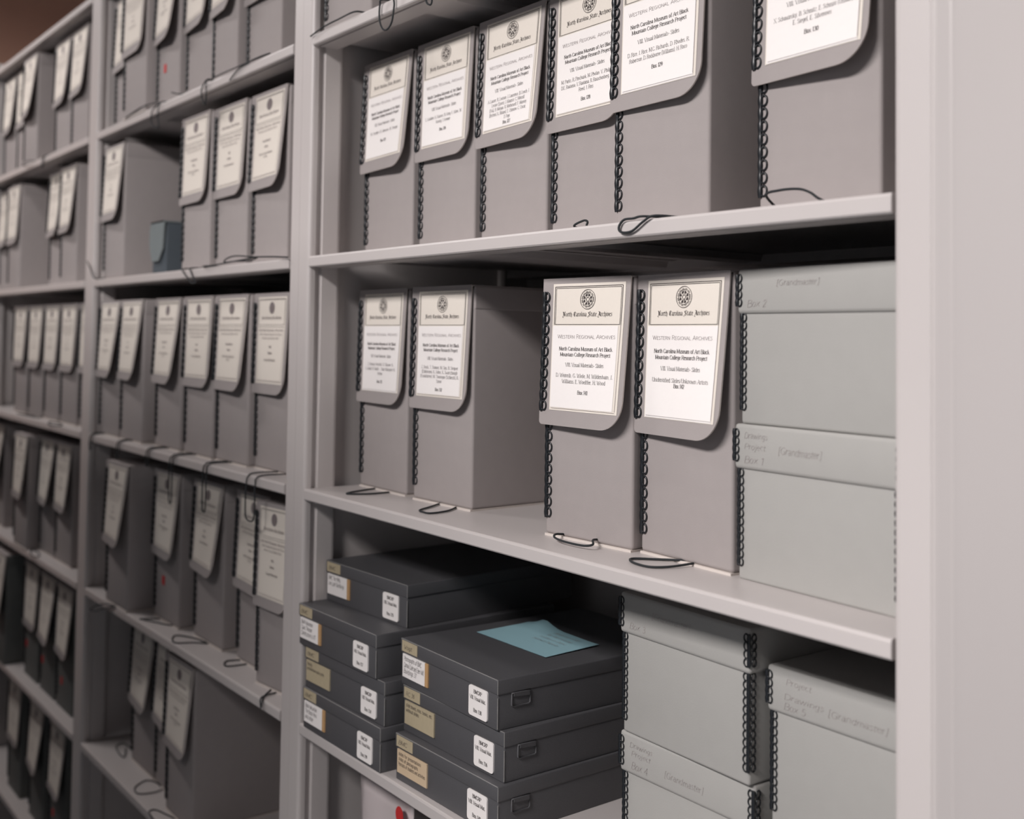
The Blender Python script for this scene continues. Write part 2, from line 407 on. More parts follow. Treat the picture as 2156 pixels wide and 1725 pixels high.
HEAD = 'North Carolina State Archives'
def make_label(name, lines, overlay, a, b, detail):
    """printed label glued on the flap; lines: (text, v, height, width or None, style, weight, material, caps)"""
    mb = MB(); x0 = 0.0128; zt = DH - 0.0055
    def at(off):
        return lambda x, y: (x0 + x, flap_y(x0+x, zt - LH + y, a, b) - off, zt - LH + y)
    m0, m1, m2 = at(.0004), at(.0007), at(.0010)
    quad(mb, 0, LW, 0, LH, m0, 0, 4, 10)
    quad(mb, 0, LW, 0, 0, m0, 0)
    ink = 2
    def hline(xa, xb, y, t=.0004, mt=ink): quad(mb, xa, xb, y-t/2, y+t/2, m2, mt, 3, 1)
    def vline(x, ya, yb, t=.0004, mt=ink): quad(mb, x-t/2, x+t/2, ya, yb, m2, mt, 1, 6)
    e1, e2 = .0032, .0048
    ht = LH*.325
    if overlay:
        quad(mb, .0015, LW-.0065 if overlay == 1 else LW-.003, .0032 if overlay == 1 else .0006, LH-ht-.0012, m1, 1, 4, 8)
    yb = LH - ht
    for e, t in ((e1, .00055), (e2, .0004)):
        hline(e, LW-e, LH-e, t)
        vline(e, yb, LH-e, t); vline(LW-e, yb, LH-e, t)
    hline(e2, LW-e2, yb+.0004, .0004)
    if overlay: 
        vline(LW-e1, e1, yb, .0004, 3); hline(e1, LW-e1, .0022, .0003, 3)
    else:
        for e in (e1, e2): vline(e, e, yb, .0003, 3); vline(LW-e, e, yb, .0003, 3); hline(e, LW-e, e, .0004, 3)
        hline(e2, LW-e2, yb-.003, .0004)
    seal(mb, LW*.5, LH*(1-.127), LH*.076, m2, ink) if detail else disc(mb, LW*.5, LH*(1-.127), LH*.07, m2, 3)
    write(mb, HEAD, LW*.5, LH*(1-.258), LH*.034, LW*.69, m2, ink if detail else 3, 'black', 1.0 if detail else 1.2, GB)
    for (t, v, h, w, style, wt, mt, caps) in lines:
        write(mb, t, LW*.5, LH*(1-v), LH*h, LW*w, m2, mt, style, wt, G, 'c', caps, sub=3 if detail else 2)
    return mb.mesh(name, [M_PAPER, M_WHITE, M_INK, M_INKGREY])

def std_lines(names, num):
    L = [('Western Regional Archives', .432, .030, .82, 'sans', .75, 3, True),
         ('North Carolina Museum of Art Black', .527, .028, .76, 'serif', .98, 2, False),
         ('Mountain College Research Project', .572, .028, .72, 'serif', .98, 2, False),
         ('VIII. Visual Materials- Slides', .652, .028, .55, 'serif', .62, 2, False)]
    v = .735; f = min(.0225, .82/max(len(n) for n in names))
    for n in names:
        L.append((n, v, .028, f*len(n), 'serif', .6, 2, False)); v += .043 if len(names) > 3 else .047
    v += .035 if len(names) > 1 else (-.008 if 'Unid' in names[0] else .05)
    L.append((num, min(v, .955), .028, .15, 'serif', 1.1, 2, False))
    return L

FAR = [[('Western Regional Archives', .40, .030, .86, 'sans', 1.1, 3, True),
        ('North Carolina Museum of Art Black', .445, .026, .8, 'sans', 1.0, 3, True),
        ('Mountain College Research Project', .49, .026, .62, 'sans', 1.0, 3, True),
        ('VIII.', .59, .026, .10, 'serif', 1.1, 3, False), ('Slides', .66, .026, .16, 'serif', 1.1, 3, False),
        ('Visual Materials', .74, .026, .42, 'serif', .9, 3, False)],
       [('Western Regional Archives', .40, .030, .86, 'sans', 1.1, 3, True),
        ('Mountain College Research Project', .445, .026, .7, 'sans', 1.0, 3, True),
        ('Visual Materials', .57, .026, .3, 'serif', 1.1, 3, False), ('Slides', .64, .026, .14, 'serif', 1.1, 3, False),
        ('North Carolina Museum', .72, .026, .5, 'serif', .9, 3, False), ('of Art', .76, .026, .14, 'serif', .9, 3, False)]]

def comb(mb, x, z0, z1, side, pitch, R, off_y=0.0, w=None, yfun=None, both=True):
    """plastic comb along a vertical front corner. side -1: left corner, +1: right corner"""
    n = int((z1-z0)/pitch); z = z0 + ((z1-z0) - n*pitch)/2 + pitch/2
    tr = R*.19; ring_y = []
    for i in range(n):
        zc = z + i*pitch
        yc = (yfun(zc) if yfun else 0.0) + off_y
        mb.ring((x - side*R*.86, yc-.0008, zc), (1, 0, 0), (0, 0, 1), R-tr, tr, 0, 14, 5, .74)
        if both:
            mb.ring((x+side*.0008, yc+R*1.05, zc), (0, 1, 0), (0, 0, 1), R-tr, tr, 0, 12, 4, .82)
        ring_y.append((zc, yc))
    prof = []
    sp = R*.47
    for zc, yc in ring_y:
        for dz, s_ in ((-pitch*.5, .72), (-pitch*.25, .9), (0, 1.0), (pitch*.25, .9)):
            prof.append((zc+dz, yc, s_*sp))
    prof.append((ring_y[-1][0]+pitch*.5, ring_y[-1][1], .72*sp))
    k = 8; vs = []
    for zc, yc, r in prof:
        for j in range(k):
            a = 2*PI*j/k; vs.append((x - side*sp*.40 + r*math.cos(a), yc - .0006 + r*math.sin(a)*.8, zc))
    mb.add(vs, [(i*k+j, i*k+(j+1) % k, (i+1)*k+(j+1) % k, (i+1)*k+j) for i in range(len(prof)-1) for j in range(k)], 0, True)
    mb.add(vs, [tuple(range(k-1, -1, -1)), tuple(range((len(prof)-1)*k, len(prof)*k))], 0)

def mesh_body():
    mb = MB()
    mb.rbox(0, DW, 0, DD, .0025, DH-.003, .0035, 0)
    mb.box(.0008, DW-.0008, -.0012, DD-.001, 0, .0024, 1)          # base board shows as a pale line
    # rolled top rim at the right side
    mb.rbox(DW-.005, DW+.0006, .001, DD-.004, DH-.030, DH-.0012, .0022, 0)
    return mb.mesh('body', [M_BOARD, M_BOARD_EDGE])

def mesh_lid(a, b):
    """top panel, hanging front flap with a rounded right corner, and a left side wing"""
    mb = MB(); R = .030; xl, xr = -.0030, DW-.0012; t = .0017
    zb = DH - FH
    nz = 12; rows = []
    for i in range(nz+1):
        z = DH - FH*i/nz
        if z < zb + R:
            dz = (zb + R) - z; xx = xr - R + math.sqrt(max(0, R*R - dz*dz))
        else: xx = xr
        rows.append((z, xl, xx))
    zs = [DH - .0004] + [DH - (FH-R)*i/nz for i in range(1, nz)] + [zb + R*(1-math.sin(math.radians(9*i))) for i in range(10)] + [zb]
    nx = 9; vs = []
    rows = []
    for z in zs:
        xx = xr
        if z < zb + R:
            dz = (zb+R) - z; xx = xr - R + math.sqrt(max(0, R*R-dz*dz))
        rl = .004; xa = xl
        if z < zb + rl: xa = xl + rl - math.sqrt(max(0, rl*rl-(zb+rl-z)**2))
        rows.append((z, xa, xx))
    for sgn, off in ((0, 0), (1, t)):
        for z, xa, xx in rows:
            for i in range(nx+1):
                x = xa + (xx-xa)*i/nx
                vs.append((x, flap_y(x, z, a, b) + off, z))
    nr = len(rows); W = nx+1; F = []
    for j in range(nr-1):
        for i in range(nx):
            p = j*W+i; F.append((p, p+W, p+W+1, p+1))
            q = nr*W+p; F.append((q, q+1, q+W+1, q+W))
    mb.add(vs, F, 0, True)
    E = []
    for j in range(nr-1):
        p = j*W+nx; q = nr*W+p; E.append((p, p+W, q+W, q))
        p = j*W; q = nr*W+p; E.append((p, q, q+W, p+W))
    for i in range(nx):
        p = (nr-1)*W+i; q = nr*W+p; E.append((p, q, q+1, p+1))
    mb.add(vs, E, 1)
    mb.box(-.0028, DW-.0014, -.0036, DD-.02, DH-.0012, DH+.0006, 0)           # top panel
    mb.box(-.0030, -.0018, -.0030, .055, zb+.002, DH-.001, 0)              # wing on the left side
    return mb.mesh('lid', [M_BOARD, M_BOARD_EDGE])

def mesh_lidcomb(a, b):
    mb = MB(); comb(mb, -.0008, DH-FH+.011, DH-.010, -1, .0118, .0060, -.0006, yfun=lambda z: flap_y(-.003, z, a, b), both=False)
    return mb.mesh('comb_binding', [M_COMB])
def mesh_bodycomb():
    mb = MB(); comb(mb, .0008, .016, DH-FH+.008, -1, .0118, .0058)
    return mb.mesh('comb_binding', [M_COMB])

BODY = mesh_body()
BCOMB = mesh_bodycomb()
VAR = [(.005, .011), (.003, .006), (.006, .016), (.004, .013)]
LIDS = [mesh_lid(*v) for v in VAR]
LCOMBS = [mesh_lidcomb(*v) for v in VAR]
FARLAB = [[make_label('label', FAR[k], 0, v[0], v[1], False) for v in VAR] for k in range(2)]

DARK = {}
def doc_box(x, y, z, rz, label, group, lab=None, var=0, cord=None, dark=None, lidded=True, name='document_box'):
    t = empty(name, (x, y, z+H0), math.radians(rz), label, 'box', group)
    body = link('body', BODY, t)
    link('comb_binding', BCOMB, t)
    lid = link('lid', LIDS[var], t)
    link('comb_binding', LCOMBS[var], lid)
    if isinstance(lab, bpy.types.Mesh): l = link('label', lab, lid)
    elif lab is not None: l = link('label', FARLAB[lab][var], lid)
    if cord:
        cm = MB()
        inv = (Matrix.Translation(Vector((x, y, z))) @ Matrix.Rotation(math.radians(rz), 4, 'Z')).inverted()
        for pts in cord:
            cm.tube([inv @ Vector(p) for p in pts], .0012)
        cm.build('pull_cord', [M_CORD], t)
    return t

def sticker(t, x, z, w=.012, h=.016, y=-.0006):
    mb = MB(); mb.box(x-w/2, x+w/2, y-.0004, y+.0004, z-h/2, z+h/2)
    o = mb.build('sticker', [M_RED], t); o['label'] = 'small red sticker'
    return o

# ------------------------------------------------------------------ the room
def structure(o): o['kind'] = 'structure'; return o
X0, X1, Y0, Y1, ZC = -3.3, 4.2, -3.6, 1.9, 1.52
def slab(name, x0, x1, y0, y1, z0, z1, m):
    mb = MB(); mb.box(x0, x1, y0, y1, z0, z1); o = mb.build(name, [m], None, (0, 0, H0)); return structure(o)
slab('floor', X0, X1, Y0, Y1, -H0-.1, -H0, M_FLOOR)
slab('ceiling', X0, X1, Y0, Y1, ZC, ZC+.1, M_CEIL)
slab('wall_left', X0-.1, X0, Y0, Y1, -H0, ZC, M_BROWN)
slab('wall_right', X1, X1+.1, Y0, Y1, -H0, ZC, M_WALL)
slab('wall_back', X0, X1, Y1, Y1+.1, -H0, ZC, M_WALL)
slab('wall_front', X0, X1, Y0-.1, Y0, -H0, ZC, M_WALL)

nt = M_DIFF.node_tree
em = nt.nodes.new('ShaderNodeEmission'); em.inputs[0].default_value = LCOL + (1,); em.inputs[1].default_value = 3.0
nt.links.new(em.outputs[0], nt.nodes['Material Output'].inputs[0])
for i, (x, y, z, lx, ly, p) in enumerate(LIGHTS):
    t = empty('ceiling_lamp', (x, y, z+H0), 0, ['wide fluorescent ceiling lamp in the open part of the room', 'added unseen ceiling lamp brightening the end panel of the shelving', 'added unseen narrow ceiling lamp brightening the far end of the aisle'][i], 'lamp', 'fluorescent ceiling lamps')
    mb = MB(); mb.box(-lx/2-.01, lx/2+.01, -ly/2-.01, ly/2+.01, .012, .06); mb.build('housing', [M_METAL], t)
    mb = MB()
    for sx in (-1, 1):
        if lx > ly: mb.tube([(sx*lx*.4, 0, .06), (sx*lx*.4, 0, ZC-z)], .004, sub=1)
        else: mb.tube([(0, sx*ly*.4, .06), (0, sx*ly*.4, ZC-z)], .004, sub=1)
    mb.build('hanger', [M_METAL], t)
    mb = MB(); mb.box(-lx/2, lx/2, -ly/2, ly/2, .006, .012); mb.build('diffuser', [M_DIFF], t)
    ld = bpy.data.lights.new('lamp_light', 'AREA'); ld.shape = 'RECTANGLE'; ld.size = lx; ld.size_y = ly
    ld.energy = p; ld.color = LCOL
    lo = bpy.data.objects.new('lamp_light', ld); scene.collection.objects.link(lo); lo.parent = t; lo.location = (0, 0, 0)

# unseen dark row added across the aisle to shade the lower left shelves
t = empty('light_blocker_row', (-1.32, -1.12, 0), 0, 'added dark cabinet row facing the shelving across the aisle', 'blocker')
mb = MB()
for i in range(4):
    mb.rbox(-1.9+i*.935, -1.9+(i+1)*.935-.004, -.46, 0, .06, H0+.66, .004)
mb.box(-1.88, 1.82, -.44, -.03, 0, .06)
mb.build('body', [M_BLOCKER], t)

# ------------------------------------------------------------------ shelving
SZ = [0.7375, 0.4275, 0.1133, -0.2120, -0.534, -0.855, -1.175, -1.48]
PITCH = 0.938
SD = 0.40
def upright(mb, side):
    """post section; side -1 left post of a bay (interior towards +x)"""
    e = 0.0; pts = [(0.0002, 0), (.0235, 0), (.0262, .0008), (.0278, .0025), (.0284, .005), (.0284, .011), (.0225, .013), (.0225, .020), (.0284, .022), (.0284, .046), (.0275, .0495), (.0245, .052), (.018, .052), (.018, .056), (.0002, .056)]
    return pts
def bay(ix, label):
    xa = .028 + ix*PITCH - 0.0; xb = xa + PITCH          # outer faces
    t = empty('shelving_unit', (xa, 0, 0), 0, label, 'shelving', 'joined bays of metal shelving')
    ztop = SZ[0] + .03 + H0
    W = xb - xa
    P = upright(None, -1)
    for side in (-1, 1):
        mb = MB()
        poly = P if side < 0 else [(W - p[0], p[1]) for p in reversed(P)]
        mb.prism(poly, 0, ztop, 'z')
        mb.build('upright_post', [M_METAL], t)
        mb = MB()
        x0, x1 = (.0002, .012) if side < 0 else (W-.012, W-.0002)
        if ix == 0 and side > 0:      # plain cladding with a hem bead near its front bend
            mb.prism([(W-.0002, .0022), (W+.0008, .0034), (W+.0012, .006), (W+.0012, .0235), (W+.0017, .0255), (W+.0017, .0285), (W+.0012, .0305), (W+.0012, SD+.001), (W-.012, SD+.001), (W-.012, .057), (W-.0002, .057)], 0, ztop)
        else:
            mb.box(x0, x1, .056, SD-.001, 0, ztop)
        o = mb.build('end_panel' if (ix == 0 and side > 0) else 'side_panel', [M_METAL], t)
        mb = MB()
        x0, x1 = (.012, .0284) if side < 0 else (W-.0284, W-.012)
        mb.box(x0, x1, SD-.045, SD-.001, 0, ztop)
        mb.build('rear_post', [M_METAL], t)
    mb = MB(); mb.box(.0002, W-.0002, SD, SD+.002, 0, ztop); mb.build('back_panel', [M_METAL], t)
    for k, z in enumerate(SZ):
        mb = MB(); l, r = .0287, W-.0300
        zz = z + H0
        prof = [(.0025, 0), (.0008, -.0007), (0, -.0028), (0, -.0140), (.0012, -.0155), (.0075, -.0155), (.0085, -.0125), (.0105, -.0125), (.0115, -.0155), (.040, -.0155), (.041, -.0145), (.041, -.004), (SD-.04, -.004), (SD-.04, -.0155), (SD-.002, -.0155), (SD-.002, 0)]
        poly = [(a, zz+b) for a, b in prof]
        n = len(poly)
        vs = [(l, a, b) for a, b in poly] + [(r, a, b) for a, b in poly]
        mb.add(vs, [(i, n+i, n+(i+1) % n, (i+1) % n) for i in range(n)], 0)
        # end caps split so that the concave profile stays clean
        for o_, fl in ((0, 1), (n, 0)):
            for q in ((0, 1, 2, 3, 4, 5, 6, 7, 8, 9, 10, 11), (11, 12, 15, 0), (12, 13, 14, 15)):
                f = tuple(o_+i for i in q); mb.add(vs, [f if fl else f[::-1]], 0)
        mb.build('shelf', [M_METAL], t)
        mb = MB()
        hx = (.242, .312) if k in (1, 5) else (.177, .366)
        mb.prism([(hx[0]-.012, zz-.0045), (hx[0]-.012, zz-.0052), (hx[0], zz-.0052), (hx[0]+.003, zz-.0135), (hx[1]-.003, zz-.0135), (hx[1], zz-.0052), (hx[1]+.012, zz-.0052), (hx[1]+.012, zz-.0045)][::-1], .0415, SD-.0405, 'y')
        mb.prism([(.475, zz-.0045), (.478, zz-.0125), (.515, zz-.0125), (.518, zz-.0045)], .0415, SD-.0405, 'y')
        mb.build('stiffener', [M_METAL], t)
    return t
bay(0, 'near right bay of pale enamelled steel shelving, ending in the bright panel')
bay(-1, 'middle bay of pale steel shelving filled with labelled grey boxes')
bay(-2, 'far left bay of pale steel shelving, blurred at the picture edge')
# ------------------------------------------------------------------ boxes
Z0, Z1, Z2, Z3, Z4, Z5 = SZ[1], SZ[2], SZ[3], SZ[4], SZ[5], SZ[6]
GA = 'grey document boxes in the near right bay'
GBY = 'grey document boxes in the middle bay'
GC = 'grey document boxes in the far left bay'

def lab(names, num, var, overlay=1):
    return make_label('label', std_lines(names, num), overlay, VAR[var][0], VAR[var][1], True)

def hang(x, z, yb=.06, drop=.03, w=.012, dx=-.01):
    """cord loop led forward over the shelf lip and hanging down"""
    return [[(x, yb, z+.003), (x+dx*.4, .01, z+.003), (x+dx*.6, -.0022, z-.001), (x+dx, -.004, z-.016), (x+dx, -.004, z-drop),
             (x+dx+w*.5, -.004, z-drop-.008), (x+dx+w, -.004, z-drop), (x+dx+w, -.0032, z-.014), (x+w+dx*.6, -.0022, z-.001), (x+w, .01, z+.003), (x+w+.004, yb, z+.003)]]
def lie(x, y, z, L=.05, w=.014, ang=-30, open_=True):
    a = math.radians(ang); c, s = math.cos(a), math.sin(a)
    P = [(0, 0), (.3, .35), (.7, .5), (.95, .3), (1, 0), (.9, -.35), (.6, -.45), (.25, -.25), (0, .08)]
    return [[(x + c*p[0]*L - s*p[1]*w, y + s*p[0]*L + c*p[1]*w, z + .0016 + (.001 if i > 5 else 0)) for i, p in enumerate(P)]]

# near bay, second shelf

L129 = [(0.714,.03,0.1150),(0.7036,.001,0.1155),(0.6938,-.003,0.1109),(0.679,-.003,0.1028),(0.6656,-.003,0.1029),(0.6625,-.003,0.108),(0.6679,-.002,0.1143),(0.6789,-.0005,0.1150),(0.6908,.0,0.1160),(.70,.03,.116)]
GN = 'grey document box labelled %s, %s'
# near bay, second shelf from the top of the picture
doc_box(.0680, .085, Z1, 0, GN % ('Box 125', 'first beside the post on the upper near shelf'), GA, lab(['W. Josephs, R. Johnson, W. Joseph'], 'Box 125', 0), 0)
doc_box(.2045, .085, Z1, 0, GN % ('Box 126', 'second from the post on the upper near shelf'), GA, lab(['L. Kadden, K. Karnes, B. King, F. Kline, W.', 'Koenig, J. Kremer'], 'Box 126', 1), 1)
doc_box(.3390, .085, Z1, 0, GN % ('Box 127', 'with six lines of names on its label'), GA, lab(['A. Lauser, R. Leatson, J. Lawrence, B. Leach, J.', 'Levine (Spore), J. Maurice, C. Metcalf', '(Fick), B. Morgan, R. Motherwell, F. Munsey', '(Britton), K. Noland, E. Osborne, C. Oscar,', 'D. Page'], 'Box 127', 0), 0)
doc_box(.4690, .085, Z1, 0, GN % ('Box 128', 'its flap partly behind Box 129'), GA, lab(['M. Parks, R. Pinchunk, M. Phelan, V. Philips,', 'D.E. Raatama, V. Raatama, R. Rauschenberg, A.', 'Reed, J. Reis'], 'Box 128', 1), 1,
        [[(.5504, .084, Z1+.004), (.5504, .045, .1200), (.5633, .045, .1255), (.5697, .045, .1239), (.5719, .045, .1174), (.573, .084, .1165)]])
doc_box(.5950, .060, Z1, 0, GN % ('Box 129', 'forward of its row, cord over the lip'), GA, lab(['D. Rice, J. Rice, M.C. Richards, D. Rhodes, R.', 'Robertson, D. Rockborne (Williams), H. Roco'], 'Box 129', 1, 2), 1, [L129])
doc_box(.7590, .077, Z1, 0, GN % ('Box 130', 'alone at the right end, arched cord below'), GA, lab(['X. Schawinsky, B. Schmitz, E. Schmitt (Urbain),', 'E. Siegel, E. Silvennes'], 'Box 130', 3, 2), 3,
        [[(.786, .075, .1160), (.7877, .05, .1298), (.8009, .05, .133), (.82, .05, .1323), (.8317, .05, .1282), (.8431, .05, .1207), (.852, .072, .1155)]])
# near bay, third shelf
doc_box(.0660, .0855, Z2, -1, GN % ('Box 131', 'next to the post on the middle near shelf'), GA, lab(['J. Schwarz-Kesslitz, D. Silvano, K.', 'S. Small, H. Smith, Z. Starr Margaret, K.', 'Stefans'], 'Box 131', 1, 2), 1,
        [[(.1090, .084, Z2+.0016), (.116, .060, Z2+.0016), (.130, .026, Z2+.0016), (.140, .027, Z2+.0016), (.150, .050, Z2+.0016), (.149, .081, Z2+.0016)]])
doc_box(.2090, .0795, Z2, 2, GN % ('Box 132', 'its shaded side facing the wide gap on the shelf'), GA, lab(['J. Stock, T. Stamos, M. Sim, B. Stegner', '(Edelstone), K. Stiles, K. Swartzbaugh', '(Frankfurter), M. Tiwongan (Schlesch), R.', 'Turner'], 'Box 132', 1), 1,
        [[(.265, .083, Z2+.0016), (.282, .055, Z2+.0016), (.296, .030, Z2+.0016), (.310, .025, Z2+.0016), (.322, .028, Z2+.0016), (.318, .055, Z2+.0016), (.300, .083, Z2+.0016)]])
doc_box(.4925, .0600, Z2, 4.5, GN % ('Box 141', 'right of the wide gap on the middle near shelf'), GA, lab(['D. Weinrib, G. Wiele, M. Wildenhain, J.', 'Williams, E. Woelffer, H. Wood'], 'Box 141', 0), 0,
        [[(.519, .066, Z2+.004), (.5215, .050, Z2+.006), (.530, .040, Z2+.005), (.548, .036, Z2+.004), (.575, .037, Z2+.004), (.585, .042, Z2+.006), (.575, .052, Z2+.008), (.566, .067, Z2+.006)]])
doc_box(.6165, .0780, Z2, -3.8, GN % ('Box 142', 'for unknown artists, beside the pale cartons'), GA, lab(['Unidentified Slides/Unknown Artists'], 'Box 142', 3, 2), 3,
        [[(.677, .077, Z2+.003), (.655, .062, Z2+.0016), (.640, .044, Z2+.0016), (.645, .034, Z2+.0016), (.659, .028, Z2+.0016), (.676, .029, Z2+.0016), (.686, .045, Z2+.002), (.690, .072, Z2+.003)]])
# near bay, top shelf of the picture
doc_box(.0640, .0150, Z0, 0, 'grey document box above the near post with a cord on the shelf lip', GA, 0, 0,
        [[(.175, .012, .4330), (.1723, -.003, .4314), (.1315, -.003, .4310), (.1032, -.003, .4305), (.0796, -.003, .4285), (.0560, -.0035, .4245)]])
doc_box(.2150, .0300, Z0, 0, 'grey document box above Box 126 with two cord loops hanging over the lip', GA, 0, 1,
        [[(.248, .028, Z0+.003), (.2431, -.003, .4300), (.2381, -.004, .4245), (.2376, -.004, .4063), (.2447, -.004, .3924), (.2559, -.004, .3886), (.2665, -.004, .3964), (.2713, -.004, .4163), (.2705, -.003, .4300), (.270, .028, Z0+.003)],
         [(.335, .03, Z0+.003), (.3373, -.004, .4240), (.3406, -.004, .4048), (.3457, -.004, .3984), (.3525, -.004, .399), (.3551, -.004, .4240), (.337, .03, Z0+.003)]])

ORD = ['first', 'second', 'third', 'fourth', 'fifth', 'sixth']
def row(items, z, shelf, bayname, group, extra={}):
    for i, it in enumerate(items):
        x, y = it[0], it[1]; sx = it[2] if len(it) > 2 else 1; v = it[3] if len(it) > 3 else i % 4
        rz = it[4] if len(it) > 4 else 0
        what = extra.get(i, ('', None))
        label = 'grey box%s, %s from left, %s, %s' % (what[0], ORD[i], shelf, bayname)
        t = doc_box(x, y, z, rz, label, group, (i + len(shelf)) % 2, v, what[1])
        if sx != 1: t.scale = (sx, 1, 1)
        if 'sticker' in what[0]: sticker(t, .045, .075)
        yield t

MB_ = 'middle bay'
list(row([(-.858, .03), (-.722, .0), (-.592, .02, .9), (-.472, .03, .92), (-.355, .03, .8), (-.250, .045)], Z0, 'top shelf', MB_, GBY,
  {1: (' with a loose cord over the lip', [[(-.700, -.002, Z0+.002), (-.66, -.002, Z0+.006), (-.60, .0, Z0+.010), (-.53, .002, Z0+.004), (-.5485, -.004, .4208), (-.5567, -.004, .4047), (-.546, -.004, .3896), (-.5169, -.004, .3825), (-.5233, -.004, .4083), (-.512, -.003, .4280), (-.51, .01, Z0+.003)]]),
   2: (' with a red sticker', None),
   3: (' with a cord end at its foot', [[(-.40, .03, Z0+.004), (-.43, .004, Z0+.003), (-.47, .001, Z0+.012)]]),
   4: (' with cord loops round the shelf lip', [[(-.30, .03, Z0+.003), (-.2837, -.002, .4310), (-.3066, -.004, .4240), (-.3159, -.004, .4151), (-.3109, -.004, .402), (-.2946, -.004, .3895), (-.2895, -.004, .4022), (-.2924, -.004, .4204), (-.2874, -.0015, .4300), (-.28, .03, Z0+.003)]]),
   5: (' with a cord lying along the lip', [[(-.2859, .0, .4310), (-.2384, -.002, .4300), (-.1844, -.002, .4296), (-.1332, .002, .4310), (-.0845, .004, .4310), (-.1084, -.001, .4300), (-.1499, -.002, .4290), (-.1842, -.0035, .4230), (-.2102, -.004, .4120)]])}))
for x in (-.640, -.845):
    pass
list(row([(-.878, .02), (-.475, .03, 1, 1), (-.349, .04, 1, 1), (-.216, .045, 1, 0)], Z1, 'second shelf', MB_, GBY,
  {0: (' with its long shaded side exposed', [[(-.86, .018, Z1+.003), (-.8615, -.0045, .1160), (-.8846, -.006, .1373), (-.9081, -.006, .1536)]]),
   1: (' with two cords over the lip', [[(-.40, .03, Z1+.003), (-.389, -.002, Z1+.001), (-.3792, -.004, .1060), (-.3638, -.004, .098), (-.3488, -.004, .0893), (-.34, -.004, .0880), (-.3285, -.004, .0890), (-.3412, -.004, .0988), (-.3501, -.004, .1080), (-.356, -.002, Z1+.001), (-.36, .03, Z1+.003)]]),
   2: (' with a tangled cord along the lip', [[(-.30, .038, Z1+.003), (-.3061, -.001, .1150), (-.2599, -.002, .1150), (-.2211, -.001, .1165), (-.1682, .001, .1185), (-.108, .001, .1206), (-.1342, .003, .1168), (-.1857, .002, .1179), (-.2215, .0, .1181), (-.2163, -.001, .1225), (-.1809, -.001, .126), (-.108, -.001, .1206)]]),
   3: (' with a cord running to the post', [[(-.108, -.001, .1206), (-.0537, -.001, .1180), (-.010, -.0045, .1150), (.003, -.0045, .1140)]])}))
hp = lambda x, y: hang(x, Z2, y, .024)
list(row([(-.878, .02, 1, 2), (-.749, .02, 1, 2), (-.584, .03), (-.444, .03, 1, 1), (-.318, .035, 1, 0), (-.191, .045, .96, 1)], Z2, 'third shelf', MB_, GBY,
  {0: ('', hp(-.855, .02)), 1: ('', hp(-.690, .02)), 2: ('', hp(-.530, .03)), 3: ('', hang(-.405, Z2, .03, .075, .012, -.02)), 4: ('', hang(-.270, Z2, .035, .070)), 5: ('', hang(-.105, Z2, .045, .060, .03))}))
list(row([(-.757, .002, 1, 2), (-.593, .04, 1, 3), (-.428, .05, 1, 2), (-.262, .055, 1, 0), (-.132, .026, .8, 1, 6)], Z3, 'fourth shelf', MB_, GBY,
  {0: (' pushed out over the lip', [[(-.70, .0, Z3+.002), (-.735, -.004, Z3-.003), (-.78, -.005, Z3-.014), (-.83, -.005, Z3-.034), (-.80, -.005, Z3-.030), (-.74, -.0045, Z3-.012), (-.69, -.001, Z3+.002)]]),
   1: (' with a red sticker', [[(-.56, .040, Z3+.0016), (-.5769, .009, Z3+.0016), (-.5676, .0114, Z3+.0016), (-.52, .0314, Z3+.0016), (-.4995, .0404, Z3+.003)]]),
   2: (' with a long flat cord loop', [[(-.369, .050, Z3+.0016), (-.4082, .0406, Z3+.0016), (-.4382, .021, Z3+.0016), (-.413, .0046, Z3+.0016), (-.3927, .0042, Z3+.0016), (-.3804, .0295, Z3+.0016), (-.3605, .050, Z3+.0016)]]),
   3: (' with a narrow cord loop', [[(-.2377, .055, Z3+.0016), (-.2454, .0565, Z3+.0016), (-.2528, .0341, Z3+.0016), (-.2364, .0216, Z3+.0016), (-.2255, .0249, Z3+.0016), (-.222, .0451, Z3+.0016), (-.2213, .055, Z3+.0016)]]),
   4: (' half hidden by the post', [[(-.075, .0300, Z3+.0016), (-.0464, .0073, Z3+.002), (-.0308, -.001, Z3), (-.0258, -.0045, Z3-.006), (-.028, -.0045, Z3-.007), (-.0430, .002, Z3+.002), (-.055, .031, Z3+.0016)]])}))
list(row([(-.741, .058, 1, 2), (-.614, .058, 1, 2), (-.489, .03, 1, 3)], Z4, 'fifth shelf', MB_, GBY,
  {0: (' with a crumpled cord loop', [[(-.735, .0655, Z4+.0016), (-.7758, .0755, Z4+.0016), (-.8287, .0736, Z4+.0016), (-.8198, .055, Z4+.0016), (-.7758, .0465, Z4+.0016), (-.7564, .0495, Z4+.0016), (-.7935, .0658, Z4+.003)]]),
   1: (' mostly behind its neighbour', [[(-.58, .057, Z4+.0016), (-.60, .0567, Z4+.003), (-.6231, .0445, Z4+.0016), (-.6036, .0158, Z4+.0016), (-.5742, .0103, Z4+.0016), (-.5634, .035, Z4+.0016), (-.565, .056, Z4+.003)]]),
   2: (' with its long dark side exposed', [[(-.44, .028, Z4+.0016), (-.4632, .0216, Z4+.0016), (-.4907, .0125, Z4+.0016), (-.4908, .0002, Z4+.0016), (-.4683, -.0036, Z4+.001), (-.4433, -.0047, Z4-.004), (-.42, -.002, Z4+.002)]])}))
FB = 'far left bay'
list(row([(-1.785, .03), (-1.650, .03, .97), (-1.505, .01), (-1.294, .03), (-1.162, .03)], Z0, 'top shelf', FB, GC,
  {2: (' with a looped cord', lie(-1.47, -.001, Z0, .10, .02, 0)), 3: (' with a cord over the lip', hang(-1.27, Z0, .03, .02))}))
